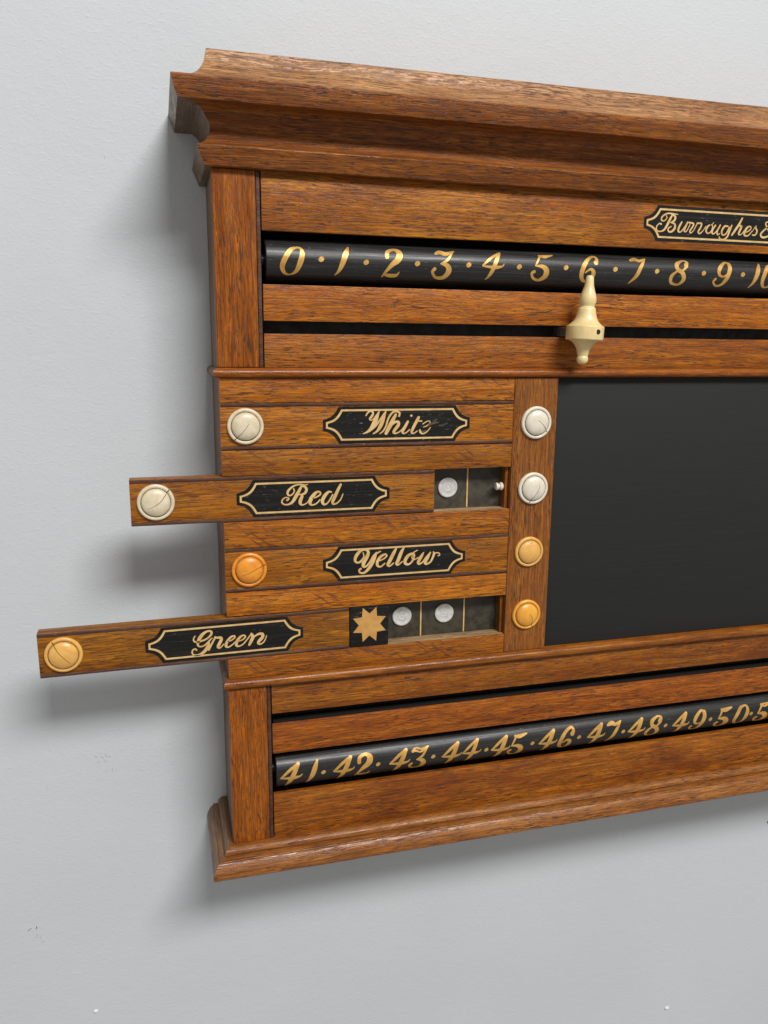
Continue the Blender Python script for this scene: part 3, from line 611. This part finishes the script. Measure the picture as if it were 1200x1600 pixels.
# middle panel: figured rails between the slides, post, blackboard
MX0, MX1 = XL+0.7, 346.4
SL = [(-97.6,-53.6), (-166.2,-122.0), (-236.2,-192.2), (-304.2,-260.2)]     # slide channels (bottom, top)
edges = [(-53.4,-31.0), (-121.8,-97.8), (-192.0,-166.4), (-260.0,-236.4), (-325.2,-304.4)]
for z0, z1 in edges: box('rail', MX0, MX1, 0, SP, z0, z1, OAK_F, board, 0.6, 2, 'X', 0.08)
for z0, z1 in SL: box('channel_ledge', MX0+0.6, MX1, 2.2, SP, z0-2.2, z0-0.15, RAW, board, 0.2)
box('channel_back', XL+13, MX1, SP+0.1, SP+4, -325, -31.5, CELL, board, 0.2)
box('post', 346.7, 395.2, -0.4, SP, -325.1, -31.0, OAK_P, board, 1.2, 3, 'Z', 0.15)
for z0, z1 in (SL[1], SL[3]): box('channel_end', MX1-3.4, MX1-0.3, 6.0, SP-0.1, z0+0.1, z1-0.1, OAK_P, board, 0.3)
box('blackboard', 395.5, XR-1, 5.2, 12, -325.0, -31.0, SLATE, board, 0.4)
def divider(x, z0, z1): box('divider_strip', x-0.8, x+0.8, SP-0.7, SP-0.05, z0+0.3, z1-0.3, GOLD2, board, 0.15, 1)
divider(305.2, *SL[1]); divider(256.8, *SL[3]); divider(305.8, *SL[3])
def disc(x, z, r):
    prof = [(0,1.5),(1.2,1.5),(1.6,1.3),(2.6,1.3),(3.1,1.6),(4.2,1.6),(4.8,1.4),(6.4,1.4),(7.0,1.6),(8.6,1.7),(9.0,1.9),(r-0.5,1.9),(r,1.3),(r,0),(0,0)]
    return lathe('metal_disc', prof, (x, SP-0.2, z), PEWT, board, 'Y', 40, ang=60)
disc(283.3, -143.9, 10.6); disc(235.6, -280.2, 10.6); disc(283.0, -280.6, 10.6)
lathe('stop_peg', [(0,-1),(1.5,-1),(1.5,1.5),(4.0,2.0),(4.4,3.2),(3.8,4.6),(2.4,5.2),(2.3,6.0),(3.6,6.5),(4.0,7.8),(3.4,9.2),(0,9.8)], (MX1-3.2, 9.5, -143.6), IV_P, board, 'X', 24)
sb = box('star_block', 175.9, 216.4, 1.0, SP-0.3, -303.6, -260.5, PLAQ, board, 0.4)
cx, cz = 196.2, -280.6
star = []
for i in range(16):
    r_ = 19.0 if i % 2 == 0 else 11.4
    a = math.radians(22.5*i+22.5); star.append((cx+r_*math.cos(a)*0.985, cz+r_*math.sin(a)*1.04))
plate('star', star, 1.0, 0.25, STAR, sb)

# round turned knobs
KP = [(0,0),(16.4,0),(16.75,-0.0),(17.0,0.9),(16.9,2.2),(16.3,3.1),(15.3,3.4),(14.3,3.2),(13.55,2.6),(13.3,2.5),(13.0,2.9),(12.7,4.2),(12.0,4.9),(10.4,5.9),(7.8,6.8),(4.4,7.4),(0,7.6)]
def knob(x, z, mat, parent, y=0.0, sc=1.0, crack=None):
    k = lathe('knob', [(r*sc, h) for r, h in KP], (x, y, z), mat, parent, 'Y', 56, ang=70)
    lathe('groove_line', [((13.75)*sc,3.02),(13.6*sc,2.72),(13.1*sc,2.86),(12.95*sc,3.3)], (x, y-0.06, z), DIRT_A if mat.name.startswith('amber') else DIRT_I, k, 'Y', 48)
    if crack:
        def surf(u, v, l):
            r = math.hypot(u-x, v-z)/sc
            for (ra, ha), (rb, hb) in zip(KP[1:], KP[2:]):
                if rb <= r <= ra or ra <= r <= rb:
                    t = 0 if abs(rb-ra) < 1e-6 else (r-ra)/(rb-ra); return (u, y-(ha+(hb-ha)*t)-l, v)
            return (u, y-7.6-l, v)
        ribbons('crack', [[(x+a, z+b, w) for a, b, w in crack]], surf, CRK, k, 0.05, n=10)
    return k
knob(371.6,-76.5, IV_P, board, -0.4, 0.99, [(-1,3,.25),(3,0,.4),(7,-4,.55),(10,-7.5,.7),(11.6,-9.6,1.0)])
knob(371.4,-145.0, IV_P, board, -0.4, 0.99, [(5,5,.2),(4,0,.35),(1,-6,.45),(-2,-10,.6),(-4,-14.5,1.0)])
knob(370.2,-213.4, AM_Y, board, -0.4, 0.96, [(-3,11.5,.4),(0,10,.35),(2,11,.3)])
knob(370.6,-283.4, AM_D, board, -0.4, 0.97, [(1,2,.3),(4,-2,.4),(5.5,-6,.5),(5,-10,.5),(6.5,-13.5,.9)])

# plaques
def cartouche(x0, x1, z0, z1, cut, cutz, inset=0.0, n=7):
    """rectangle with hollowed corners, counter-clockwise"""
    x0 += inset; x1 -= inset; z0 += inset; z1 -= inset
    out = []
    def corner(px, pz, sx, sz, rev):
        pts = []
        for i in range(n+1):
            a = math.pi/2*i/n; k = 0.42
            # shallow hollow between (px+sx*cut, pz) and (px, pz+sz*cutz)
            t = i/n; lx = cut*(1-t); lz = cutz*t
            bulge = math.sin(math.pi*t)*min(cut, cutz)*0.2
            pts.append((px+sx*(lx+bulge*0.6), pz+sz*(lz+bulge)))
        return pts[::-1] if rev else pts
    out += corner(x0, z0, 1, 1, True); out += corner(x1, z0, -1, 1, False); out += corner(x1, z1, -1, -1, True); out += corner(x0, z1, 1, -1, False)
    return out
def plaque(name, x0, x1, z0, z1, y, parent, word, cut=15.5, cutz=12.5, grow=0.9):
    p = plate(name, cartouche(x0, x1, z0, z1, cut, cutz), y, 0.25, PLAQ, parent)
    ring_plate('border', cartouche(x0, x1, z0, z1, cut-0.6, cutz-0.5, 2.9), cartouche(x0, x1, z0, z1, cut-1.1, cutz-0.9, 4.7), y-0.25, 0.10, GOLD2, p)
    if word: ribbons('lettering', word, lambda u, v, l: (u, y-0.25-l, v), GOLD2, p, 0.08, grow)
    return p
bw = list(WORDS['Burroughes'])
# the word that follows runs out of the photograph: the same hand carries on
wx = lambda st, dx, dz, k: [(a*k+dx, b*k+dz, w*k) for a, b, w in st]
W5 = WORDS['White'][:5]; x_ref, z_ref, k_ = 187.0, -88.0, 0.84
bw += [wx(s, 652-x_ref*k_, 113-z_ref*k_, k_) for s in W5]
tt = WORDS['White'][9:11]
for dx in (703, 715): bw += [wx(s, dx-(233.)*k_, 113-z_ref*k_, k_) for s in tt]
aa = [WORDS['Red'][5], [(q[0], q[1], q[2]) for q in WORDS['Red'][6][2:]]]
bw += [wx(s, 690-165*0.8, 113+154.5*0.8, 0.8) for s in aa]
bw += [wx(WORDS['Burroughes'][17], 118, 1.0, 1.0)]
plaque('maker_plaque', 482.6, 770, 107.6, 142.2, 1.6, board, bw, 15.0, 12.0, 0.8)

# ------------------------------------------------------------------ the four slides
def slide(word, x0, ch, px0, px1, kx, kmat, crack, label, tilt=0.0, ksc=1.0):
    zb, zt = SL[ch]; zb += 0.35; zt -= 0.35; w = 294.2; yF = 0.3
    e = empty('name_slide', x0+w, 8, (zb+zt)/2, label, 'slide', 'name slides in the middle panel')
    box('slide_board', x0, x0+w, yF+0.5, 15.6, zb, zt, OAK_SL, e, 0.5, 2, 'X', 0.08)
    for a, b in ((zb+0.35, zb+3.2), (zt-3.2, zt-0.35)):
        box('edge_bead', x0+0.15, x0+w-0.15, yF-0.55, yF+2.0, a, b, BEAD, e, 1.1, 3, 'X', 0.10)
    plaque('name_plaque', px0, px1, zb+3.6, zt-3.9, yF+0.5, e, WORDS[word])
    knob(kx, (zb+zt)/2+0.4, kmat, e, yF+0.5, ksc, crack)
    if tilt: e.rotation_euler = (0, tilt, 0)
    return e
s1 = slide('White', 52.6, 0, 149.0, 299.2, 75.4, IV_W, [(3,3,.25),(0,-1,.35),(-4,-6,.45),(-8,-10,.6),(-10.6,-12.8,1.0)], 'oak slide lettered White with a cream knob, pushed fully into the board')
s2 = slide('Red', -30.9, 1, 65.4, 216.0, -8.2, IV_W, [(-7,-5,.25),(-2,-3,.35),(4,1,.45),(8,6,.6),(12,11.5,1.0)], 'oak slide lettered Red with a cream knob, drawn partly out past the frame')
s3 = slide('Yellow', 52.6, 2, 148.2, 298.8, 75.4, AM_O, [(-7,-4,.25),(-1,-2,.35),(5,1,.45),(10,3,.6),(15,4.5,1.0)], 'oak slide lettered Yellow with an orange amber knob, pushed fully in')
s4 = slide('Green', -119.3, 3, -24.6, 127.4, -97.3, AM_Y, [(6,-8,.25),(2,-3,.4),(-3,3,.5),(-6,8,.6),(-9,13.5,1.0)], 'oak slide lettered Green with a pale amber knob, drawn far out beyond the frame', -0.007)
# the last letter of the first slide is rubbed through to the wood
pl1 = [c for c in s1.children if c.name.startswith('name_plaque')][0]
ribbons('rubbed_patch', [[(254.5,-78.5,1.0),(258,-76,2.2),(262,-75,2.4),(266,-74.5,1.2)],[(249.5,-83.5,1.6),(253,-82.5,1.4)],[(260,-73,1.0),(263,-73,1.6)],[(266,-78,1.4),(270,-77.5,2.2),(275,-75.5,1.2)],[(262,-72.0,.8),(264,-71.6,1.0)]],
        lambda u, v, l: (u, 0.8-0.25-l, v), SCUFF, pl1, 0.30)

# ------------------------------------------------------------------ the sliding marker
mk = empty('marker_pointer', 410.2, -20, 22, 'turned cream ivory marker pointing up at the numeral 6 on the roller', 'marker')
pf = [(80,0),(83,22),(90,36),(110,46),(150,50),(200,56),(250,70),(300,88),(340,98),(375,101),(405,95),(425,86),(438,82),(446,84),(456,98),(480,105),(520,112),(570,126),(610,147),(640,178),(654,196),(660,200),(664,214),(672,221),(680,222),(812,222),(822,220),(830,212),(832,182),(842,160),(862,132),(890,108),(930,84),(970,72),(1000,66),(1010,62),(1018,60),(1024,64),(1045,69),(1070,68),(1095,56),(1110,36),(1116,0)]
kk = 0.0835; prof = [(r*kk, 69.3-(y-80)*kk) for y, r in pf]
mb = lathe('body', [(r, h-24) for r, h in prof], (410.9, -20.5, 24), IV_M, mk, 'Z', 56, tilt=0.040, ang=50)
lathe('peg_hole', [(0,0),(2.4,0),(2.4,0.45),(0,0.45)], (414.9, -38.4, 14.6), CAV, mk, 'Y', 20)
box('clip', 394.2, 399, -12, 16, 10.5, 19.8, STEEL, mk, 0.6)
